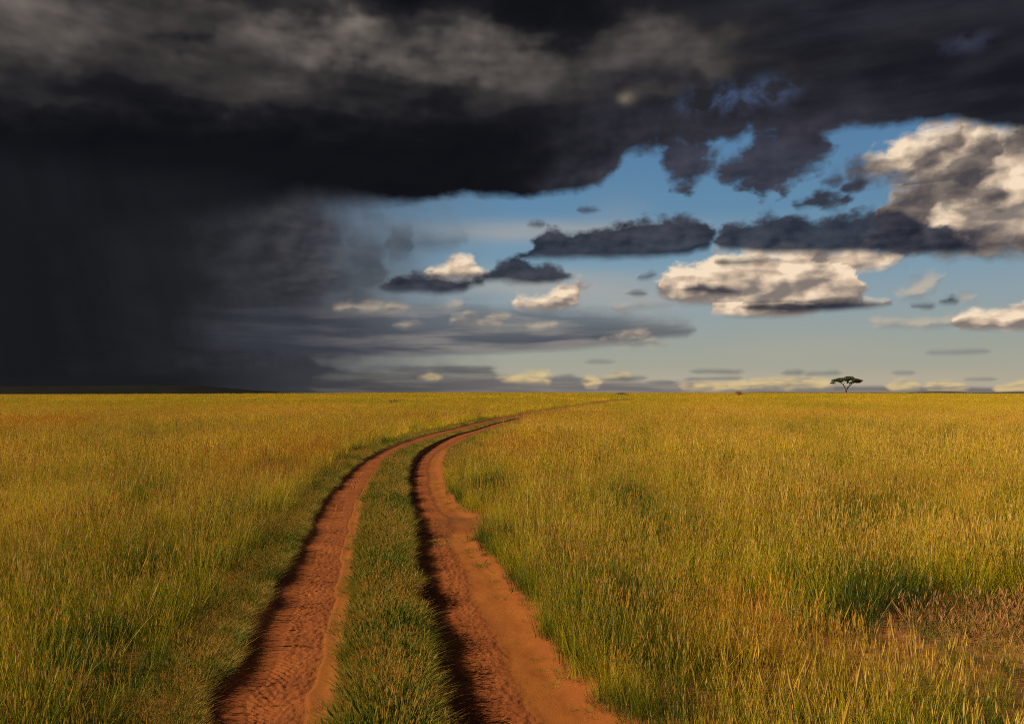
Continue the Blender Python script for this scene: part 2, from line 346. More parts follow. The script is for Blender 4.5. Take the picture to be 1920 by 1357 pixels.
dc = mixc(T, (lift * (nB * 0.9 + 0.25)).clamp(), dc, mixc(T, (LIT * .6 + .4).clamp(), sc(46, 46, 56), sc(68, 66, 76)))
dc = mixc(T, ll * 0.85, dc, mixc(T, nV, sc(20, 21, 25), sc(31, 33, 38)))
dd = d + (pv * 2.2 + (nB - 0.5) * 1.6 + (nF - .5) * 0.7) * rg + (nS - 0.5) * 0.5
dm = ((dd / (sf + rg * 0.6)) * 0.5 + 0.5).step(0, 1)
col = mixc(T, dm, col, dc)
col = mixc(T, (g1 * nB.step(0.42, 0.70)).clamp() * 0.48, col, sc(84, 108, 148))
col = mixc(T, g2 * nB.step(0.35, 0.65) * 0.3, col, sc(84, 90, 118))
col = mixc(T, (g3 * (nB * 1.6 - 0.1)).clamp() * 0.7, col, sc(142, 132, 112))
em = T.nodes.new('ShaderNodeEmission'); T.links.new(col, em.inputs[0])
tr = T.nodes.new('ShaderNodeBsdfTransparent')
mx = T.nodes.new('ShaderNodeMixShader'); T.links.new(at1('fade').k, mx.inputs[0])
T.links.new(tr.outputs[0], mx.inputs[1]); T.links.new(em.outputs[0], mx.inputs[2])
mo = T.nodes.new('ShaderNodeOutputMaterial'); T.links.new(mx.outputs[0], mo.inputs[0])
sky_mat.cycles.emission_sampling = 'NONE'
sky_me.materials.append(sky_mat)
sky_ob = bpy.data.objects.new('sky', sky_me); COL.objects.link(sky_ob)
sky_ob['kind'] = 'structure'

# ------------------------------------------------------------------ sun
sd = bpy.data.lights.new('sun', 'SUN'); so = bpy.data.objects.new('sun', sd); COL.objects.link(so)
sd.energy = 5.0; sd.angle = R(0.5); sd.color = (1.0, 0.83, 0.47)
from mathutils import Vector
az, el = R(SUN_AZ), R(SUN_EL)
to_sun = Vector((math.sin(az) * math.cos(el), math.cos(az) * math.cos(el), math.sin(el)))
so.rotation_euler = to_sun.to_track_quat('Z', 'Y').to_euler()
so.location = to_sun * 200
# ------------------------------------------------------------------ terrain and track
# edges of the two wheel ruts (x of left rut left/right edge, right rut left/right edge) along y, metres
TRK = np.array([
 (-40,  2.6, 3.3, 4.0, 5.0), (-12, -.35, .35, 1.0, 2.0), (0, -1.02, -.34, .38, 1.40), (2.5, -1.36, -.66, 0.03, 1.10), (4.72, -1.74, -1.05, -.43, .76), (6.32, -2.06, -1.32, -.69, .41),
 (8.06, -2.34, -1.60, -.96, .13), (11.1, -2.82, -2.14, -1.38, -.40), (13.7, -3.26, -2.56, -1.76, -.82),
 (17.9, -3.80, -3.08, -2.36, -1.41), (22, -4.20, -3.50, -2.80, -1.86), (25.9, -4.40, -3.70, -3.02, -2.12),
 (31.5, -4.40, -3.60, -2.98, -2.02), (37.5, -3.98, -3.15, -2.62, -1.62), (43, -3.3, -2.45, -1.9, -.95), (50, -2.5, -1.6, -1.1, -.1),
 (61, -.9, 0.05, .6, 1.7), (72, 1.2, 2.2, 2.8, 4.0), (92, 5.2, 6.2, 6.9, 8.1), (115, 10.7, 11.8, 12.5, 13.7), (156, 20.8, 22, 22.8, 24.2),
 (220, 38, 39.3, 40, 41.3), (300, 62, 63.3, 64, 65.3), (15000, 62, 63.3, 64, 65.3)], float)
def _pchip(x, xp, fp):
    h = np.diff(xp); d = np.diff(fp) / h
    m = np.zeros(len(xp)); m[1:-1] = (d[:-1] * h[1:] + d[1:] * h[:-1]) / (h[1:] + h[:-1]); m[0] = d[0]; m[-1] = d[-1]
    i = np.clip(np.searchsorted(xp, x) - 1, 0, len(xp) - 2)
    t = np.clip((x - xp[i]) / h[i], 0, 1)
    return ((1 + 2*t) * (1-t)**2) * fp[i] + t * (1-t)**2 * h[i] * m[i] + t*t*(3-2*t) * fp[i+1] + t*t*(t-1) * h[i] * m[i+1]
def edges(y):
    y = np.asarray(y, float); e = [_pchip(y, TRK[:, 0], TRK[:, k]) for k in (1, 2, 3, 4)]
    k = np.clip(y / 8, .6, 4)
    w = [0.07, 0.055, 0.03, 0.09]
    for i in range(4):
        e[i] = e[i] + w[i] * 1.6 * fbm(y * 0.8 + 31 * i, y * 0 + 3.3, 4, .6, 40 + i) * (y < 120)
    # the sand has washed out sideways here and there on the right-hand rut
    e[3] = e[3] + 0.30 * np.exp(-((y - 12.6) / 1.1) ** 2) - 0.10 * np.exp(-((y - 9.6) / .8) ** 2)
    e[0] = e[0] - 0.16 * np.exp(-((y - 5.2) / .3) ** 2)
    return e
CRX = np.array([-4000, -190, -100, -40, 0, 60, 125, 190, 4000.]); CRZ = np.array([.6, .8, 1.2, 1.62, 1.66, 1.5, 1.42, 1.15, 1.0])
def terr(x, y):
    """large-scale height: a plain that rises very gently to a crest some 300 m off, then falls away"""
    s = sstep(y, 30, 300)
    c = np.interp(x * 300 / np.maximum(y, 60), CRX, CRZ)
    z = c * s
    z = z - 9.0 * sstep(y, 300, 1400) - 0.6 * sstep(np.abs(x), 600, 3000)
    z = z + 0.05 * fbm(x * 0.05, y * 0.05, 2, .5, 5) * sstep(y, 8, 40) * (1 - sstep(y, 200, 300))
    return z
def ground_z(x, y):
    """height of the ground with the ruts pressed into it; also (rut, band, sand) weights"""
    x = np.asarray(x, float); y = np.asarray(y, float)
    L1, L2, R1, R2 = edges(y)
    fade = 1 - sstep(y, 110, 170)
    n1 = fbm(x * 1.7, y * 1.7, 4, .5, 61)
    def prof(a, b, w0, w1):
        return sstep(x, a - w0 * .4, a + w0) * (1 - sstep(x, b - w1, b + w1 * .5))
    pl = prof(L1, L2, .09, .10); pr = prof(R1, R2, .07, .28)
    ul = (x - L1) / (L2 - L1); ur = (x - R1) / (R2 - R1)
    wob = 0.05 * fbm(x * 0 + 1.5, y * 1.1, 3, .5, 71); wob2 = .06 * fbm(x * 0 + 7.5, y * .9, 3, .5, 72)
    bl = sstep(ul, .30 + wob, .38 + wob) * (1 - sstep(ul, .74 + wob, .78 + wob))
    br = sstep(ur, .25 + wob2, .33 + wob2) * (1 - sstep(ur, .47 + wob2, .60 + wob2))
    sl = sstep(ul, .76 + wob, .80 + wob) * (ul < 1.2); sr = sstep(ur, .51 + wob2, .55 + wob2) * (ur < 1.25)
    dep = 1 - .55 * sstep(y, 20, 42)
    z = -(0.048 * pl + 0.095 * pr) * fade * dep
    z = z + (0.004 * bl + 0.010 * sl) * pl * fade + (0.012 * br + 0.010 * sr * sstep(ur, .5, .95)) * pr * fade
    near = 1 - sstep(y, 16, 30)
    band = bl * pl + br * pr
    c = fbm(x * 20, y * 9, 4, .65, 81); c2 = fbm(x * 26 + y * 10, y * 13 - x * 9, 2, .5, 82)
    z = z + band * (1 - sstep(y, 8, 18)) * (c * 0.015 + np.abs(c2) * .018 - 0.007)
    # tyre treads printed along the left rut
    tread = (np.sin((y * 1.0 + (x - L1) * 1.2) * 2 * np.pi / 0.075) > .1) * (np.abs(ul - .42 - wob) < .12) * sstep(fbm(x, y * .6, 2, .5, 88), -.25, .1)
    z = z + tread * near * pl * -0.009
    z = z + (n1 * .016 + fbm(x * 6, y * 6, 3, .5, 62) * .006) * np.maximum(pl, pr) * near
    # the verge and the median bulge a little
    med = sstep(x, L2, L2 + .2) * (1 - sstep(x, R1 - .06, R1 - .0)) * fade
    z = z + 0.035 * med * dep + .02 * fbm(x * .8, y * .8, 3, .5, 63) * near
    return z + terr(x, y), np.maximum(pl, pr) * fade, band, sl * pl + sr * pr

def bare(x, y):          # the worn dry patch on the right
    d = ((x - 4.9) / 2.1) ** 2 + ((y - 6.5) / .85) ** 2 + 0.9 * fbm(x * .9, y * 1.2, 3, .6, 201)
    return sstep(d, 1.25, .55)
def geom(a, b, n, g):  # n points from a to b, growing by g
    t = (g ** np.arange(n + 1) - 1) / (g ** n - 1); return a + (b - a) * t
ys = [np.array([-60., -30, -15, -8, -4, -1, 0.5, 1.5, 2.2, 2.8])]
y = 3.1
near_rows = []
while y < 400:
    near_rows.append(y); y += max(0.0125, y * y / 1560.0 * 0.42 if y < 60 else y * .02)
ys = np.concatenate(ys + [np.array(near_rows), geom(410, 26000, 40, 1.12)])
def colset():
    a = []
    return a
frL = np.linspace(0, 1, 62); frM = np.linspace(0, 1, 34); frR = np.linspace(0, 1, 86)
rows_x = []
L1, L2, R1, R2 = edges(ys)
out_l = -geom(0, 1, 26, 1.12)[::-1]      # verge 0..-1 m
out = geom(0, 1, 26, 1.12)
far = geom(1.0, 30000.0, 60, 1.18)
cols = []
for f in far[::-1][:-1]: cols.append(L1 - f)
for f in out_l: cols.append(L1 + f)
iL1 = len(cols) - 1
for f in frL[1:]: cols.append(L1 + (L2 - L1) * f)
iL2 = len(cols) - 1
for f in frM[1:]: cols.append(L2 + (R1 - L2) * f)
iR1 = len(cols) - 1
for f in frR[1:]: cols.append(R1 + (R2 - R1) * f)
iR2 = len(cols) - 1
for f in out[1:]: cols.append(R2 + f)
for f in far[1:]: cols.append(R2 + f)
GX = np.stack(cols, 1); GY = np.repeat(ys[:, None], GX.shape[1], 1)
GZ, rut, band, sand = ground_z(GX, GY)
nr, nc = GX.shape
ci = np.arange(nc - 1)[None, :]; yr = ys[:-1, None]
dirt = (((ci >= iL1 - 1) & (ci < iL2)) | ((ci >= iR1) & (ci < iR2 + 2))) & (yr < 165) & (yr > -60)
for nm, keep in (('ground', ~dirt), ('dirt_track', dirt)):
    me, used = grid_mesh(nm, GX, GY, GZ, keep)
    attr(me, 'soil', (rut, band, sand) if nm == 'dirt_track' else (rut, bare(GX, GY), sand), True, used)
    o = bpy.data.objects.new(nm, me); COL.objects.link(o); o['kind'] = 'structure'
    if nm == 'ground': ground = o
    else: track = o

def newmat(name):
    m = bpy.data.materials.new(name); m.use_nodes = True; t = m.node_tree
    b = t.nodes['Principled BSDF']; return m, t, b
# soil
mt, t, b = newmat('red_soil')
g = t.nodes.new('ShaderNodeNewGeometry'); pos = g.outputs['Position']
sp = t.nodes.new('ShaderNodeSeparateXYZ'); t.links.new(pos, sp.inputs[0])
an = t.nodes.new('ShaderNodeAttribute'); an.attribute_name = 'soil'
s3 = t.nodes.new('ShaderNodeSeparateXYZ'); t.links.new(an.outputs['Vector'], s3.inputs[0])
rutv, bandv, sandv = (V(t, s3.outputs[i]) for i in range(3))
n1 = noise(t, pos, 2.2, 5, .55); n2 = noise(t, pos, 22, 5, .6); n3 = noise(t, pos, 90, 3, .6)
c = mixc(t, n1.step(.35, .65), (0.150, 0.038, 0.011), (0.205, 0.056, 0.015))
c = mixc(t, sandv * 0.85, c, mixc(t, n1.step(.3, .7), (0.245, 0.080, 0.016), (0.19, 0.055, 0.013)))
c = mixc(t, bandv * n2.step(.42, .62) * 0.5, c, (0.215, 0.066, 0.024))
c = mixc(t, n2.step(.60, .70) * 0.35, c, (0.10, 0.030, 0.012))
# a damp dark patch where water stood
wet = noise(t, pos, 1.6, 3, .5)
xs_, ys_ = V(t, sp.outputs[0]), V(t, sp.outputs[1])
def spot_(cx, cy, rx, ry):
    u_ = (xs_ - cx) * (1 / rx); v_ = (ys_ - cy) * (1 / ry); return ((u_ * u_ + v_ * v_) * -1.0)._m('EXPONENT')
c = mixc(t, ((spot_(-.75, 12.9, .32, .75) + spot_(-1.2, 11.9, .25, .5) * .6 + wet.step(.62, .75) * .4) * n1.step(.25, .6)).clamp() * 0.75, c, (0.085, 0.034, 0.015))
c = mixc(t, spot_(-1.05, 11.0, .3, .3) * .6, c, (0.30, 0.13, 0.035))
# bits of dry litter and clods
lit_ = noise(t, comb(t, xs_ * 1.0, ys_ * 2.6), 34, 3, .6)
c = mixc(t, lit_.step(.66, .72) * 0.7, c, (0.42, 0.26, 0.10))
c = mixc(t, noise(t, pos, 46, 2, .5).step(.68, .73) * 0.7, c, (0.06, 0.022, 0.010))
c = mixc(t, rutv.step(0.05, 0.5, 0.5, 0.0), c, (0.14, 0.065, 0.024))
t.links.new(c, b.inputs['Base Color']); b.inputs['Roughness'].default_value = 0.9
b.inputs['Specular IOR Level'].default_value = 0.15
bp = t.nodes.new('ShaderNodeBump'); bp.inputs['Strength'].default_value = 0.5; bp.inputs['Distance'].default_value = 0.02
hh = n2 * (bandv * 0.9 + 0.35) + n3 * 0.35
t.links.new(hh.k, bp.inputs['Height']); t.links.new(bp.outputs[0], b.inputs['Normal'])
track.data.materials.append(mt)

# ground under the grass; beyond the tufts it is the grass seen from afar
mg, t, b = newmat('grassland_soil')
g = t.nodes.new('ShaderNodeNewGeometry'); pos = g.outputs['Position']
sp = t.nodes.new('ShaderNodeSeparateXYZ'); t.links.new(pos, sp.inputs[0])
yv = V(t, sp.outputs[1])
n1 = noise(t, pos, .9, 5, .55); n2 = noise(t, pos, 18, 5, .6); n0 = noise(t, pos, .015, 4, .55)
c = mixc(t, n2.step(.35, .65), (0.13, 0.052, 0.018), (0.22, 0.085, 0.028))
c = mixc(t, n1.step(.5, .75) * .8, c, (0.10, 0.075, 0.022))
ab = t.nodes.new('ShaderNodeAttribute'); ab.attribute_name = 'soil'
sb = t.nodes.new('ShaderNodeSeparateXYZ'); t.links.new(ab.outputs['Vector'], sb.inputs[0])
c = mixc(t, V(t, sb.outputs[1]) * 0.85, c, mixc(t, n2.step(.35, .65), (0.28, 0.11, 0.045), (0.38, 0.17, 0.08)))
farc = mixc(t, n0.step(.4, .6), (0.27, 0.20, 0.008), (0.34, 0.21, 0.012))
c = mixc(t, yv.step(120, 330), c, farc)
t.links.new(c, b.inputs['Base Color']); b.inputs['Roughness'].default_value = 0.95; b.inputs['Specular IOR Level'].default_value = 0.1
bp = t.nodes.new('ShaderNodeBump'); bp.inputs['Strength'].default_value = 0.6; bp.inputs['Distance'].default_value = 0.03
t.links.new(n2.k, bp.inputs['Height']); t.links.new(bp.outputs[0], b.inputs['Normal'])
ground.data.materials.append(mg)

# ------------------------------------------------------------------ far hills
def hills(name, pts, dist, thick, colr, seed):
    """a long low ridge: pts = (x, height) of the skyline in metres at that distance"""
    xs_ = np.linspace(pts[0][0], pts[-1][0], 160)
    hz = np.interp(xs_, [p[0] for p in pts], [p[1] for p in pts]) * (1 + .10 * fbm(xs_ / 300, xs_ * 0, 4, .5, seed))
    v = np.linspace(-1, 1, 17)
    Xg = np.repeat(xs_[None, :], 17, 0); Yg = dist + v[:, None] * thick + 120 * fbm(Xg / 700, v[:, None] * 2 + 0 * Xg, 3, .5, seed + 1)
    Zg = -14 + (hz[None, :] + 14) * (1 - v[:, None] ** 2) ** 0.8
    me, _ = grid_mesh(name, Xg, Yg, Zg)
    o = bpy.data.objects.new(name, me); COL.objects.link(o); o['kind'] = 'structure'
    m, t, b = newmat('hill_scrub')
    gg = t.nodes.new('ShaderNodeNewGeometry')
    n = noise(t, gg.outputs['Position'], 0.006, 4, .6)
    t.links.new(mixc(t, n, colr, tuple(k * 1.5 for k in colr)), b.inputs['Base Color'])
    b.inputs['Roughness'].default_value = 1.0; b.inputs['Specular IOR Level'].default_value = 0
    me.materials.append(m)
    return o
D = 9000.0
def hx(px): return (px - 960) / F * D
def hh_(py): return (HZ - py) / F * D + EYE
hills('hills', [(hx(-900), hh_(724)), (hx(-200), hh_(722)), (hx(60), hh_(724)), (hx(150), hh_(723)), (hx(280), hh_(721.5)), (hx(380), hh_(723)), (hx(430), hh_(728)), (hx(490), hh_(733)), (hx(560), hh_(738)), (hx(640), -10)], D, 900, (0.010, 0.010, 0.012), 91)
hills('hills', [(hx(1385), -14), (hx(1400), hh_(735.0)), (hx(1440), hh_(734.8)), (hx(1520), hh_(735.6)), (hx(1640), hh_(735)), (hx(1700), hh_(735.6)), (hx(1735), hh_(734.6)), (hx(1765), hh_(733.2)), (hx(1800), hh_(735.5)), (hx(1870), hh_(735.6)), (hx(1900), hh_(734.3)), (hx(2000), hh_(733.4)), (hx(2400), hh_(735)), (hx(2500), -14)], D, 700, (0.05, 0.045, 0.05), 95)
C.cycles.use_denoising = False; C.cycles.filter_width = 1.0
C.cycles.max_bounces = 5; C.cycles.diffuse_bounces = 2; C.cycles.glossy_bounces = 1; C.cycles.transmission_bounces = 3; C.cycles.transparent_max_bounces = 4
C.cycles.caustics_reflective = False; C.cycles.caustics_refractive = False
# ------------------------------------------------------------------ grass
SRC = bpy.data.collections.new('grass_tufts')      # tuft meshes that the grass objects scatter; not linked to the scene
def grass_mat(name, kind):
    m, t, b = newmat(name)
    g = t.nodes.new('ShaderNodeNewGeometry'); pos = g.outputs['Position']
    sp = t.nodes.new('ShaderNodeSeparateXYZ'); t.links.new(pos, sp.inputs[0])
    X_, Y_ = V(t, sp.outputs[0]), V(t, sp.outputs[1])
    a = t.nodes.new('ShaderNodeAttribute'); a.attribute_name = 'tint'
    s3 = t.nodes.new('ShaderNodeSeparateXYZ'); t.links.new(a.outputs['Vector'], s3.inputs[0])
    rnd, hgt, head = (V(t, s3.outputs[i]) for i in range(3))
    oi = t.nodes.new('ShaderNodeObjectInfo'); ir = V(t, oi.outputs['Random'])
    big = noise(t, comb(t, X_ * 0.6, Y_ * 0.35), 0.11, 4, .6)
    mid = noise(t, comb(t, X_, Y_ * 0.7), 0.75, 3, .55)
    if kind == 'field':        # meadow grass
        v = (big - 0.5) * 1.6 + (mid - 0.5) * 2.0 + (rnd - .5) * (Y_.step(8, 45, 0.70, 0.2)) + (ir - .5) * (Y_.step(8, 45, 0.4, 0.2)) + hgt * 0.40 + 0.22 - Y_.step(9, 5) * 0.05
        v = v + Y_.step(9, 60) * 0.22
        c = ramp(t, v.clamp(), [(0.0, (0.020, 0.045, 0.003)), (0.22, (0.085, 0.115, 0.005)), (0.44, (0.29, 0.27, 0.006)), (0.66, (0.52, 0.38, 0.008)), (0.86, (0.64, 0.37, 0.016)), (1.0, (0.74, 0.54, 0.10))])
        c = mixc(t, head * 0.75, c, mixc(t, rnd, (0.46, 0.23, 0.05), (0.58, 0.38, 0.10)))
        rust = noise(t, comb(t, X_, Y_ * 0.4, 33.0), 0.16, 3, .5)
        gx_ = (X_ - 1.9) * (1 / 1.1); gy_ = (Y_ - 5.6) * (1 / 1.0)
        spot = ((gx_ * gx_ + gy_ * gy_) * -1.0)._m('EXPONENT')
        c = mixc(t, (rust.step(.52, .66) * 0.6 + spot * mid.step(.3, .6) * 0.75).clamp() * hgt, c, (0.52, 0.22, 0.025))
        # far off the sward ripens to gold
        c = mixc(t, Y_.step(25, 130) * 0.6, c, mixc(t, big.step(.40, .60), (0.33, 0.31, 0.003), (0.52, 0.34, 0.005)))
    elif kind == 'dry':
        v = (mid - 0.5) * 1.0 + (rnd - .5) * 0.9 + (ir - .5) * 0.4 + 0.5
        c = ramp(t, v.clamp(), [(0.0, (0.10, 0.10, 0.02)), (0.35, (0.30, 0.17, 0.05)), (0.7, (0.46, 0.21, 0.08)), (1.0, (0.56, 0.31, 0.14))])
    else:
        fine = noise(t, comb(t, X_, Y_), 3.0, 3, .6)
        v = (mid - 0.5) * 1.5 + (fine - 0.5) * 1.3 + (rnd - .5) * 0.9 + (ir - .5) * 0.35 + hgt * 0.28 + 0.42
        c = ramp(t, v.clamp(), [(0.0, (0.030, 0.065, 0.006)), (0.4, (0.095, 0.140, 0.012)), (0.72, (0.22, 0.21, 0.02)), (0.9, (0.38, 0.27, 0.04)), (1.0, (0.48, 0.27, 0.06))])
    t.links.new(c, b.inputs['Base Color'])
    b.inputs['Roughness'].default_value = 0.55; b.inputs['Specular IOR Level'].default_value = 0.25
    trl = t.nodes.new('ShaderNodeBsdfTranslucent'); t.links.new(c, trl.inputs[0])
    mxs = t.nodes.new('ShaderNodeMixShader'); mxs.inputs[0].default_value = 0.30
    t.links.new(b.outputs[0], mxs.inputs[1]); t.links.new(trl.outputs[0], mxs.inputs[2])
    t.links.new(mxs.outputs[0], t.nodes['Material Output'].inputs[0])
    return m
M_FIELD, M_SHORT, M_DRY = grass_mat('field_grass', 'field'), grass_mat('short_grass', 'short'), grass_mat('dry_grass', 'dry')

def tuft_mesh(name, seed, n, rad, h, w, lean, mat, stalks=0.0, curve=0.5, segs=3, headlen=0.07, headw=0.007):
    """n bent, tapering blades rooted inside a disc; some are thin stalks that carry a seed head"""
    r = np.random.RandomState(seed)
    vs, fs, tint = [], [], []
    for i in range(n):
        a = r.rand() * 2 * np.pi; q = rad * math.sqrt(r.rand())
        bx, by = q * math.cos(a), q * math.sin(a)
        da = a + r.normal() * 0.9
        stalk = r.rand() < stalks
        H = h * (0.45 + 0.6 * r.rand()) * (1.25 if stalk else 1.0)
        ln = abs(r.normal()) * lean * (0.5 if stalk else 1.0) + .05
        cv = curve * (0.3 + r.rand()) * (0.35 if stalk else 1.0)
        wd = w * (0.6 + 0.7 * r.rand()) * (0.5 if stalk else 1.0)
        fa = r.rand() * np.pi; fx, fy = math.cos(fa), math.sin(fa)
        tn = r.rand()
        b0 = len(vs)
        for k in range(segs + 1):
            s = k / segs
            off = ln * s * H + cv * s * s * H * 0.6
            z = H * s * (1 - 0.28 * cv * s)
            cx, cy = bx + math.cos(da) * off, by + math.sin(da) * off
            ww = wd * 0.5 * ((1 - s * 0.95) if not stalk else (1 - .4 * s)) * (1.0 if k else .8)
            vs.append((cx - fx * ww, cy - fy * ww, z)); vs.append((cx + fx * ww, cy + fy * ww, z))
            tint += [(tn, s, 0.0)] * 2
        for k in range(segs):
            p = b0 + 2 * k; fs.append((p, p + 1, p + 3, p + 2))
        if stalk:      # seed head: two crossed slim diamonds past the tip
            hl = headlen * (.7 + .7 * r.rand()); hw = headw * (.7 + .6 * r.rand())
            dx_, dy_ = math.cos(da) * (ln + cv), math.sin(da) * (ln + cv)
            nrm = math.sqrt(dx_ * dx_ + dy_ * dy_ + 1); ux, uy, uz = dx_ / nrm, dy_ / nrm, 1 / nrm
            for (ex, ey) in ((fx, fy), (-fy, fx)):
                p = len(vs)
                for (al, sd) in ((-.1, 0), (.35, 1), (1.0, 0), (.35, -1)):
                    vs.append((cx + ux * hl * al + ex * hw * sd, cy + uy * hl * al + ey * hw * sd, z + uz * hl * al)); tint.append((tn, 1.0, 1.0))
                fs.append((p, p + 1, p + 2, p + 3))
    me = bpy.data.meshes.new(name); me.from_pydata(vs, [], fs)
    a = me.attributes.new('tint', 'FLOAT_VECTOR', 'POINT'); a.data.foreach_set('vector', np.array(tint, np.float32).ravel())
    me.materials.append(mat)
    o = bpy.data.objects.new(name, me); SRC.objects.link(o)
    return o

def scatter(name, label, cat, pts, srcs, group=None):
    """pts: dict of arrays x, y, s (scale), v (which tuft); one object, tufts instanced on its points"""
    x, y, s, v = (np.asarray(pts[k], float) for k in 'xysv')
    z = ground_z(x, y)[0] - 0.004
    me = bpy.data.meshes.new(name); me.vertices.add(len(x))
    me.vertices.foreach_set('co', np.stack([x, y, z], 1).astype(np.float32).ravel())
    rs = np.random.RandomState(len(x))
    rot = np.stack([rs.normal(size=len(x)) * .06, rs.normal(size=len(x)) * .06, rs.rand(len(x)) * 6.283], 1)
    a = me.attributes.new('rot', 'FLOAT_VECTOR', 'POINT'); a.data.foreach_set('vector', rot.astype(np.float32).ravel())
    a = me.attributes.new('siz', 'FLOAT_VECTOR', 'POINT')
    sz = np.asarray(pts.get('sz', s), float)
    a.data.foreach_set('vector', np.stack([s, s, sz], 1).astype(np.float32).ravel())
    a = me.attributes.new('kindno', 'INT', 'POINT'); a.data.foreach_set('value', v.astype(np.int32))
    o = bpy.data.objects.new(name, me); COL.objects.link(o)
    ng = bpy.data.node_groups.new(name + '_scatter', 'GeometryNodeTree')
    ng.interface.new_socket('Geometry', in_out='INPUT', socket_type='NodeSocketGeometry')
    ng.interface.new_socket('Geometry', in_out='OUTPUT', socket_type='NodeSocketGeometry')
    N, L = ng.nodes, ng.links
    gi, go = N.new('NodeGroupInput'), N.new('NodeGroupOutput'); jn = N.new('GeometryNodeJoinGeometry')
    def named(nm, typ):
        q = N.new('GeometryNodeInputNamedAttribute'); q.data_type = typ; q.inputs[0].default_value = nm; return q.outputs[0]
    rt, szz, kn = named('rot', 'FLOAT_VECTOR'), named('siz', 'FLOAT_VECTOR'), named('kindno', 'INT')
    for k, so_ in enumerate(srcs):
        ip = N.new('GeometryNodeInstanceOnPoints'); oi = N.new('GeometryNodeObjectInfo')
        oi.inputs['Object'].default_value = so_; oi.inputs['As Instance'].default_value = True
        cmp_ = N.new('FunctionNodeCompare'); cmp_.data_type = 'INT'; cmp_.operation = 'EQUAL'
        L.new(kn, cmp_.inputs[2]); cmp_.inputs[3].default_value = k
        L.new(gi.outputs[0], ip.inputs['Points']); L.new(cmp_.outputs[0], ip.inputs['Selection'])
        L.new(oi.outputs['Geometry'], ip.inputs['Instance'])
        L.new(rt, ip.inputs['Rotation']); L.new(szz, ip.inputs['Scale'])
        L.new(ip.outputs[0], jn.inputs[0])
    L.new(jn.outputs[0], go.inputs[0])
    md = o.modifiers.new('scatter', 'NODES'); md.node_group = ng
    if label: o['label'] = label; o['category'] = cat
    o['kind'] = 'stuff'
    if group: o['group'] = group
    return o

# tuft kinds, from the verge outward and from near to far
tall = [tuft_mesh('tall_tuft', 101 + k, 36, .13, .50 - .05 * (k % 3), .0052, .17, M_FIELD, stalks=.14, curve=.45, segs=4, headlen=.07, headw=.0042) for k in range(5)]
gold = [tuft_mesh('straw_tuft', 121 + k, 28, .12, .50, .0044, .16, M_FIELD, stalks=.4, curve=.45, segs=4, headlen=.08, headw=.0048) for k in range(3)]
short = [tuft_mesh('short_tuft', 131 + k, 56, .09, .075 + .018 * k, .0042, .75, M_SHORT, stalks=.03, curve=1.0, headlen=.03, headw=.004) for k in range(4)]
dry = [tuft_mesh('dry_tuft', 141 + k, 26, .09, .15, .0050, .5, M_DRY, stalks=.15, curve=.6) for k in range(3)]
midt = [tuft_mesh('mid_tuft', 151 + k, 60, .34, .52, .011, .12, M_FIELD, stalks=.2, curve=.4, segs=2, headlen=.10, headw=.008) for k in range(4)]
mids = [tuft_mesh('mid_short_tuft', 156 + k, 60, .22, .13, .012, .35, M_SHORT, segs=2) for k in range(2)]
fart = [tuft_mesh('far_tuft', 161 + k, 90, 1.1, .50, .040, .10, M_FIELD, stalks=.15, curve=.4, segs=2, headlen=.10, headw=.03) for k in range(4)]
stem = [tuft_mesh('seed_stem', 171 + k, 5, .10, .58, .0060, .16, M_FIELD, stalks=.9, curve=.5, segs=5, headlen=.11, headw=.0065) for k in range(3)]
coarse = [tuft_mesh('coarse_tussock', 175 + k, 46, .07, .40, .0085, .42, M_SHORT, stalks=.0, curve=.8, segs=4) for k in range(3)]
RS = np.random.RandomState(7)
HALF = 0.72
def sector(y0, y1, dens, falloff=0.0):
    """random points in the strip of plain between y0 and y1 that the view can take in (with a margin to either side)"""
    W = HALF * y1 + 3.0
    n = int((y1 - y0) * 2 * W * dens)
    x = RS.uniform(-W, W, n); y = RS.uniform(y0, y1, n)
    k = np.abs(x) < HALF * y + 3.0
    return x[k], y[k]
def zones(x, y):
    L1, L2, R1, R2 = edges(y)
    return x - L1, x - L2, x - R1, x - R2
def height(x, y):
    low = sstep(x + .25 * (y - 5), 1.9, 3.0) * sstep(y, 7.0, 6.0)      # grazed down in front of the bare patch
    return (0.86 + .55 * fbm(x * .35, y * .3, 3, .55, 211) + .55 * fbm(x * 1.3, y * 1.3, 3, .5, 212)) * (1 - .55 * low)
P_ = {'left': [], 'right': [], 'median': [], 'dry': []}
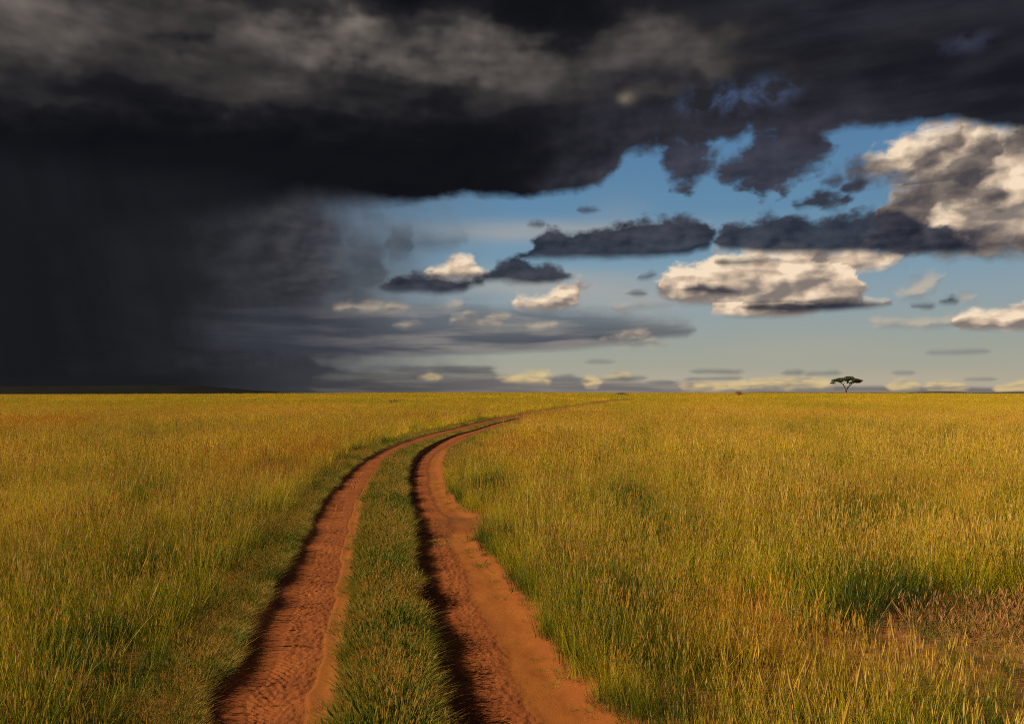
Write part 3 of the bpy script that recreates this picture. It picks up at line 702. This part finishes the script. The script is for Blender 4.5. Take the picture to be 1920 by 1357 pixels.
def field_pts(y0, y1, dens, base, ns, ng_, nsh, nsrc_short, margin, shortw):
    x, y = sector(y0, y1, dens)
    d1, d2, d3, d4 = zones(x, y)
    left = d1 < -margin; right = d4 > margin * .6
    hgt = height(x, y)
    b = bare(x, y)
    # short green verge beside the left rut
    vw = shortw * (1.0 + .8 * fbm(x * .0 + 5, y * .5, 3, .5, 221)) + 0.02
    ve = sstep(-d1, vw * .75, vw * 1.35); ver = sstep(d4, -.02, .12 + 1.9 * sstep(y, 17, 24) * sstep(y, 62, 46))
    kk = np.where(left, ve, ver)
    isshort = (RS.rand(len(x)) > kk)
    sc_ = hgt * np.where(left, .55 + .45 * ve, .5 + .5 * ver)
    v = base + RS.randint(0, ns, len(x))
    golden = (fbm(x * .45, y * .45, 3, .55, 231) + .15 * RS.normal(size=len(x))) > .12
    if ng_: v = np.where(golden, base + ns + RS.randint(0, ng_, len(x)), v)
    v = np.where(isshort, nsrc_short + RS.randint(0, nsh, len(x)), v)
    sc_ = np.where(isshort, .9 + .6 * RS.rand(len(x)) + .5 * fbm(x * 1.5, y * 1.5, 3, .5, 251), np.clip(sc_ * (.75 + .5 * RS.rand(len(x))), .3, 1.5))
    gap = fbm(x * 1.9, y * 1.9, 3, .55, 281) + .18 * RS.normal(size=len(x))     # the sward grows in clumps with gaps between
    isbare = (RS.rand(len(x)) < b) | ((gap < -.16) & ~isshort & (y < 30))
    ok = (left | right) & ~isbare
    return x, y, sc_, v, left & ok, right & ok
# index of sources for the two field objects: tall 0-4, gold 5-7, short 8-11, mid 12-15, mid short 16-17, far 18-21
FS = tall + gold + short + midt + mids + fart + stem + coarse       # stem 22-24, coarse 25-27
def add(key, *a): P_[key].append(a)
for (y0, y1, dens, base, ns, ngd, nsh, ss, mg, sw) in (
        (1.6, 9, 75, 0, 5, 3, 4, 8, .14, .46), (9, 18, 46, 0, 5, 3, 4, 8, .15, .48), (18, 32, 9, 12, 4, 0, 2, 16, .50, .55),
        (32, 62, 6.0, 12, 4, 0, 2, 16, .50, .45), (62, 120, 2.4, 12, 4, 0, 2, 16, .45, .3)):
    x, y, s, v, l, r = field_pts(y0, y1, dens, base, ns, ngd, nsh, ss, mg, sw)
    for key, m in (('left', l), ('right', r)): add(key, x[m], y[m], s[m], v[m])
x, y = sector(120, 330, 0.42)
d1, d2, d3, d4 = zones(x, y); m = ((d1 < -1.3) | (d4 > 1.2)) | (y > 160)
for key, mm in (('left', m & (x < (d1 * 0 + edges(y)[1]))), ('right', m & (x >= edges(y)[1]))):
    add(key, x[mm], y[mm], np.clip(height(x[mm], y[mm]), .5, 1.4), 18 + RS.randint(0, 4, mm.sum()))
# fine tufts fringing the track where the ground is still read clearly
n = 9000; y = 18 + 40 * RS.rand(n) ** 1.3; L1, L2, R1, R2 = edges(y)
side = RS.rand(n) < .5
x = np.where(side, L1 - .17 - np.abs(RS.normal(size=n)) * .35, R2 + .12 + np.abs(RS.normal(size=n)) * .30)
add('left', x[side], y[side], .8 + .6 * RS.rand(side.sum()), 8 + RS.randint(0, 4, side.sum()))
o_ = ~side; add('right', x[o_], y[o_], .8 + .6 * RS.rand(o_.sum()), 8 + RS.randint(0, 4, o_.sum()))
# a denser fringe right along the near edges: blades lean out over the sand
n = 3600; y = 2.4 + 17 * RS.rand(n) ** 1.4; L1, L2, R1, R2 = edges(y); side = RS.rand(n) < .5
cl = sstep(fbm(y * 1.7, y * 0 + side * 9, 3, .6, 261), -.25, .25)
x = np.where(side, L1 - .10 - np.abs(RS.normal(size=n)) * .08, R2 + .04 + RS.normal(size=n) * .06)
kp = RS.rand(n) < .35 + .65 * cl
add('left', x[side & kp], y[side & kp], .5 + .6 * RS.rand((side & kp).sum()), 8 + RS.randint(0, 4, (side & kp).sum()))
o_ = ~side & kp
add('right', x[o_], y[o_], .35 + .4 * RS.rand(o_.sum()), np.where(RS.rand(o_.sum()) < .4, 8, 0) + RS.randint(0, 4, o_.sum()))
# taller seeding stems and coarse green tussocks standing out of the sward
for dens, b0_, y1 in ((6.5, 22, 22), (1.6, 25, 22)):
    x, y = sector(1.8, y1, dens); d1, d2, d3, d4 = zones(x, y)
    cl = fbm(x * .7, y * .7, 3, .55, 311 + b0_) > (-.05 if b0_ == 22 else .08)
    cl = cl & (RS.rand(len(x)) > bare(x, y) * .9)
    s_ = (.7 + .5 * RS.rand(len(x))) * np.clip(height(x, y) + .1, .4, 1.2)
    for key, mm in (('left', (d1 < -.6) & cl), ('right', (d4 > .18) & cl)): add(key, x[mm], y[mm], s_[mm], b0_ + RS.randint(0, 3, mm.sum()))
# the low dense verge beside the left rut
n = 11000; y = 2.4 + 26 * RS.rand(n) ** 1.3; L1, L2, R1, R2 = edges(y)
x = L1 - .14 - .48 * RS.rand(n)
add('left', x, y, .6 + .45 * RS.rand(n) + .5 * fbm(x * 2, y * 2, 3, .5, 301), 8 + RS.randint(0, 4, n))
# sprigs creeping out over the sand
n = 420; y = 3 + 15 * RS.rand(n) ** 1.3; L1, L2, R1, R2 = edges(y); side = RS.rand(n) < .4
cl = fbm(y * 2.2, y * 0 + side * 5, 3, .6, 291) > .02
x = np.where(side, L2 - .02 - np.abs(RS.normal(size=n)) * .07, R2 - .06 - np.abs(RS.normal(size=n)) * .11)
for key, mm in (('left', side & cl), ('right', ~side & cl)): add(key, x[mm], y[mm], .25 + .4 * RS.rand(mm.sum()), 8 + RS.randint(0, 4, mm.sum()))
# median strip
n = 24000; y = 2.2 + 58 * RS.rand(n) ** 2.0; L1, L2, R1, R2 = edges(y)
u = RS.rand(n); x = (L2 + .06) + (R1 - L2 - .15) * u
# the median thins raggedly toward the left rut
keep = RS.rand(n) < sstep(u + .22 * fbm(y * 2.4, y * 0, 3, .6, 241), -.02, .16) + .03
med = (x[keep], y[keep], (.8 + .7 * RS.rand(keep.sum()) + .7 * fbm(x[keep] * 2.2, y[keep] * 1.6, 3, .5, 271)) * (0.75 + .35 * np.sin(np.pi * np.clip(u[keep], 0, 1))) * (1 - .5 * sstep(y[keep], 20, 36)), RS.randint(0, 4, keep.sum()))
# dry patch
n = 4200; x = RS.uniform(1.6, 9, n); y = RS.uniform(4.6, 8.8, n); k = RS.rand(n) < bare(x, y) * .75
dr = (x[k], y[k], .5 + .7 * RS.rand(k.sum()), np.where(RS.rand(k.sum()) < .78, RS.randint(0, 3, k.sum()), 3 + RS.randint(0, 4, k.sum())))
def cat_(key):
    a = [np.concatenate([q[i] for q in P_[key]]) for i in range(4)]
    return dict(zip('xysv', a))
scatter('savanna_grass', 'tall green and golden savanna grass filling the plain left of the dirt track', 'grass', cat_('left'), FS)
scatter('savanna_grass', 'tall golden olive savanna grass filling the plain right of the dirt track', 'grass', cat_('right'), FS)
scatter('median_grass', 'short dense green grass strip between the two wheel ruts', 'grass', dict(zip('xysv', med)), short)
scatter('dry_grass', 'sparse dry pinkish stubble on the worn bare patch at lower right', 'grass', dict(zip('xysv', dr)), dry + short)

# single tufts that stand out on the sand of the right rut
def sand_tuft(px, py, seed, n, rad, h, label, flat=.6, mat=None):
    Y = F * (EYE + .06) / (py - HZ); Xx = (px - 960) / F * Y
    o = tuft_mesh('grass_tuft', seed, n, rad, h, .006, flat, mat or M_SHORT, stalks=.02, curve=.9)
    SRC.objects.unlink(o); COL.objects.link(o)
    o.location = (Xx, Y, float(ground_z(np.array([Xx]), np.array([Y]))[0][0]) - .003)
    o['label'] = label; o['category'] = 'grass tuft'; o['group'] = 'grass tufts on the sand of the right rut'
sand_tuft(1068, 1232, 301, 70, .085, .10, 'dark low grass tuft jutting onto the orange sand beside the tall grass', .8)
sand_tuft(1172, 1300, 302, 110, .10, .15, 'bushy dark green tuft at the right edge of the sand near the bottom', .6)
sand_tuft(905, 1060, 303, 60, .12, .06, 'flat sprawling green tuft on the sand halfway along the right rut', .9)
sand_tuft(945, 1118, 304, 30, .09, .04, 'thin scrap of creeping grass on the sand below the flat sprawling tuft', .9)
sand_tuft(912, 1030, 305, 50, .07, .09, 'small round tuft where the sand meets the tall grass above the sprawling tuft', .6)
sand_tuft(1120, 1318, 306, 44, .06, .05, 'faint patch of seedlings lying across the smooth sand at the bottom', .9)
# ------------------------------------------------------------------ the lone acacia on the crest
def tube(vs, fs, pts, rads, n=7):
    b0 = len(vs)
    P3 = [Vector(p) for p in pts]
    for i, p in enumerate(P3):
        d = (P3[min(i + 1, len(P3) - 1)] - P3[max(i - 1, 0)]).normalized()
        a = d.orthogonal().normalized(); c = d.cross(a)
        for k in range(n):
            th = 2 * math.pi * k / n
            vs.append(tuple(p + (a * math.cos(th) + c * math.sin(th)) * rads[i]))
    for i in range(len(P3) - 1):
        for k in range(n):
            q = b0 + i * n
            fs.append((q + k, q + (k + 1) % n, q + n + (k + 1) % n, q + n + k))
TY = 292.0; TX = (1585.5 - 960) / F * TY
TZ = float(terr(np.array([TX]), np.array([TY]))[0])
root = bpy.data.objects.new('acacia_tree', None); COL.objects.link(root)
root.location = (TX, TY, TZ); root['label'] = 'lone flat-topped acacia tree standing on the horizon at right'; root['category'] = 'tree'
vs, fs = [], []
base = (0, 0, -.1); fork = (.25, 0, 1.5)
tube(vs, fs, [base, (.05, 0, .5), fork], [.42, .32, .28])
limbs = [
    ([fork, (-.15, .1, 2.4), (-.75, .2, 3.7), (-1.6, .3, 4.35)], [.24, .20, .16, .11]),
    ([fork, (.75, -.1, 2.6), (1.5, -.2, 3.4), (2.4, 0, 4.0)], [.24, .20, .17, .12]),
    ([(-1.0, .2, 3.95), (-2.4, .1, 4.1), (-3.6, -.2, 4.0), (-4.7, -.2, 4.15)], [.09, .07, .06, .03]),
    ([(-1.6, .3, 4.35), (-2.6, .8, 5.0), (-3.8, .9, 5.3)], [.09, .07, .03]),
    ([(-.75, .2, 3.7), (-.5, -.6, 4.6), (-.2, -1.2, 5.5)], [.10, .07, .03]),
    ([(1.5, -.2, 3.4), (1.3, .4, 4.6), (1.1, .8, 5.9)], [.12, .08, .03]),
    ([(2.4, 0, 4.0), (3.4, -.6, 4.5), (4.6, -.8, 4.9)], [.10, .07, .03]),
    ([(2.4, 0, 4.0), (3.6, .9, 4.8), (5.2, 1.2, 5.2)], [.09, .06, .03]),
    ([(1.5, -.2, 3.4), (1.9, -1.4, 4.4), (2.3, -2.6, 5.2)], [.09, .06, .03]),
    ([(-.75, .2, 3.7), (-1.1, 1.5, 4.5), (-1.3, 2.8, 5.1)], [.09, .06, .03]),
    ([(-1.6, .3, 4.35), (-1.9, -1.2, 5.0), (-2.2, -2.2, 5.3)], [.08, .06, .03]),
    ([(1.3, .4, 4.6), (2.2, 1.8, 5.3), (2.8, 2.8, 5.5)], [.07, .05, .03])]
for p, r_ in limbs: tube(vs, fs, p, r_, 6)
me = bpy.data.meshes.new('trunk'); me.from_pydata(vs, [], fs); me.polygons.foreach_set('use_smooth', [True] * len(fs))
mb, t, b = newmat('acacia_bark')
tcn = t.nodes.new('ShaderNodeTexCoord'); n = noise(t, tcn.outputs['Object'], 6, 4, .6)
t.links.new(mixc(t, n, (.07, .045, .03), (.16, .11, .075)), b.inputs['Base Color']); b.inputs['Roughness'].default_value = .9
me.materials.append(mb)
o = bpy.data.objects.new('trunk', me); COL.objects.link(o); o.parent = root
ml, t, b = newmat('acacia_leaf')
g = t.nodes.new('ShaderNodeNewGeometry'); n = noise(t, g.outputs['Position'], .9, 3, .6)
c = mixc(t, n.step(.35, .65), (.018, .026, .006), (.055, .062, .012))
t.links.new(c, b.inputs['Base Color']); b.inputs['Roughness'].default_value = .6
ml_ = ml
r = np.random.RandomState(3)
lv, lf = [], []
clumps = [  # x, y, z, rx, ry, rz
    (-5.0, -.2, 4.2, .75, .7, .22), (-4.3, -.3, 4.1, .6, .6, .16), (-4.0, .6, 5.0, 1.1, 1.2, .38), (-3.0, -.8, 5.35, 1.2, 1.2, .40), (-2.9, 1.0, 5.2, 1.1, 1.3, .40), (-2.0, 0, 5.0, 1.2, 1.6, .45), (-1.6, .3, 5.6, 1.3, 1.5, .36),
    (-.3, -.9, 5.65, 1.3, 1.2, .36), (-.2, 1.1, 5.5, 1.2, 1.2, .36), (.9, .2, 6.1, 1.3, 1.5, .40), (1.7, -.5, 6.0, 1.3, 1.5, .42), (.6, 0, 5.2, .8, 1.0, .3), (2.6, .9, 5.7, 1.2, 1.3, .42), (2.8, -1.6, 5.3, 1.2, 1.2, .40),
    (3.7, -.4, 5.2, 1.3, 1.4, .42), (4.6, .9, 5.25, 1.2, 1.2, .34), (5.6, .4, 5.15, .9, .9, .26), (4.2, -.6, 4.55, 1.1, 1.0, .30), (3.1, 0, 4.75, 1.0, 1.1, .35), (4.9, -.4, 4.75, .8, .8, .25),
    (1.3, 2.2, 5.5, 1.3, 1.0, .35), (-1.2, 2.6, 5.2, 1.2, .9, .3), (-2.2, -2.2, 5.3, 1.1, .9, .3), (2.3, -2.7, 5.3, 1.1, .9, .3), (.7, 0, 4.4, .35, .5, .25), (2.0, .2, 4.3, .5, .6, .2)]
for (cx, cy, cz, rx, ry, rz) in clumps:
    rz = rz * 1.75; nn = int(420 * rx * ry) + 60
    for k in range(nn):
        v3 = r.normal(size=3); v3 /= np.linalg.norm(v3); q = r.rand() ** .45
        p = np.array([cx + v3[0] * rx * q, cy + v3[1] * ry * q, cz + v3[2] * rz * q * (1 if v3[2] > 0 else .7)])
        a_, b_ = r.normal(size=3), r.normal(size=3); a_ /= np.linalg.norm(a_); b_ -= a_ * a_.dot(b_); b_ /= np.linalg.norm(b_)
        s_ = .055 + .06 * r.rand(); i0 = len(lv)
        lv += [tuple(p - a_ * s_ * 1.6), tuple(p + b_ * s_ * .7), tuple(p + a_ * s_ * 1.6), tuple(p - b_ * s_ * .7)]; lf.append((i0, i0 + 1, i0 + 2, i0 + 3))
me = bpy.data.meshes.new('crown'); me.from_pydata(lv, [], lf); me.materials.append(ml_)
o = bpy.data.objects.new('crown', me); COL.objects.link(o); o.parent = root

# low shrubs far out in the grass
def shrub(px, py_, Y, w_, h_, seed, cols, label):
    Xs = (px - 960) / F * Y; z0 = float(terr(np.array([Xs]), np.array([Y]))[0])
    root = bpy.data.objects.new('low_shrub', None); COL.objects.link(root); root.location = (Xs, Y, z0)
    root['label'] = label; root['category'] = 'shrub'; root['group'] = 'low shrubs in the far grass'
    r = np.random.RandomState(seed); vs, fs = [], []
    ends = []
    for k in range(9):
        a = r.rand() * 6.28; e = (math.cos(a) * w_ * .4 * r.rand() ** .5, math.sin(a) * w_ * .4, h_ * (.55 + .35 * r.rand())); ends.append(e)
        tube(vs, fs, [(0, 0, -.05), (e[0] * .5, e[1] * .5, e[2] * .55), e], [.03, .022, .01], 5)
    me = bpy.data.meshes.new('stem'); me.from_pydata(vs, [], fs); me.materials.append(mb)
    o = bpy.data.objects.new('stem', me); COL.objects.link(o); o.parent = root
    lv, lf = [], []
    for e in ends:
        for k in range(160):
            v3 = r.normal(size=3) * np.array([w_ * .16, w_ * .16, h_ * .16]); p = np.array(e) + v3
            a_, b_ = r.normal(size=3), r.normal(size=3); a_ /= np.linalg.norm(a_); b_ -= a_ * a_.dot(b_); b_ /= np.linalg.norm(b_)
            s_ = .03 + .03 * r.rand(); i0 = len(lv)
            lv += [tuple(p - a_ * s_ * 1.6), tuple(p + b_ * s_ * .7), tuple(p + a_ * s_ * 1.6), tuple(p - b_ * s_ * .7)]; lf.append((i0, i0 + 1, i0 + 2, i0 + 3))
    m, t, b = newmat('shrub_leaf'); g = t.nodes.new('ShaderNodeNewGeometry'); n = noise(t, g.outputs['Position'], 3, 3, .6)
    t.links.new(mixc(t, n, *cols), b.inputs['Base Color'])
    me = bpy.data.meshes.new('foliage'); me.from_pydata(lv, [], lf); me.materials.append(m)
    o = bpy.data.objects.new('foliage', me); COL.objects.link(o); o.parent = root
shrub(1384, 742, 200, 1.9, 1.35, 11, ((.16, .06, .02), (.26, .11, .035)), 'reddish dry shrub poking above the far grass left of the acacia')
shrub(1166, 744, 210, 3.0, .85, 12, ((.05, .035, .02), (.11, .07, .03)), 'dark flat shrub at the far end of the track near the horizon')
shrub(738, 757, 110, .9, .62, 13, ((.05, .055, .02), (.10, .09, .03)), 'small dark shrub in the far grass left of the bending track')
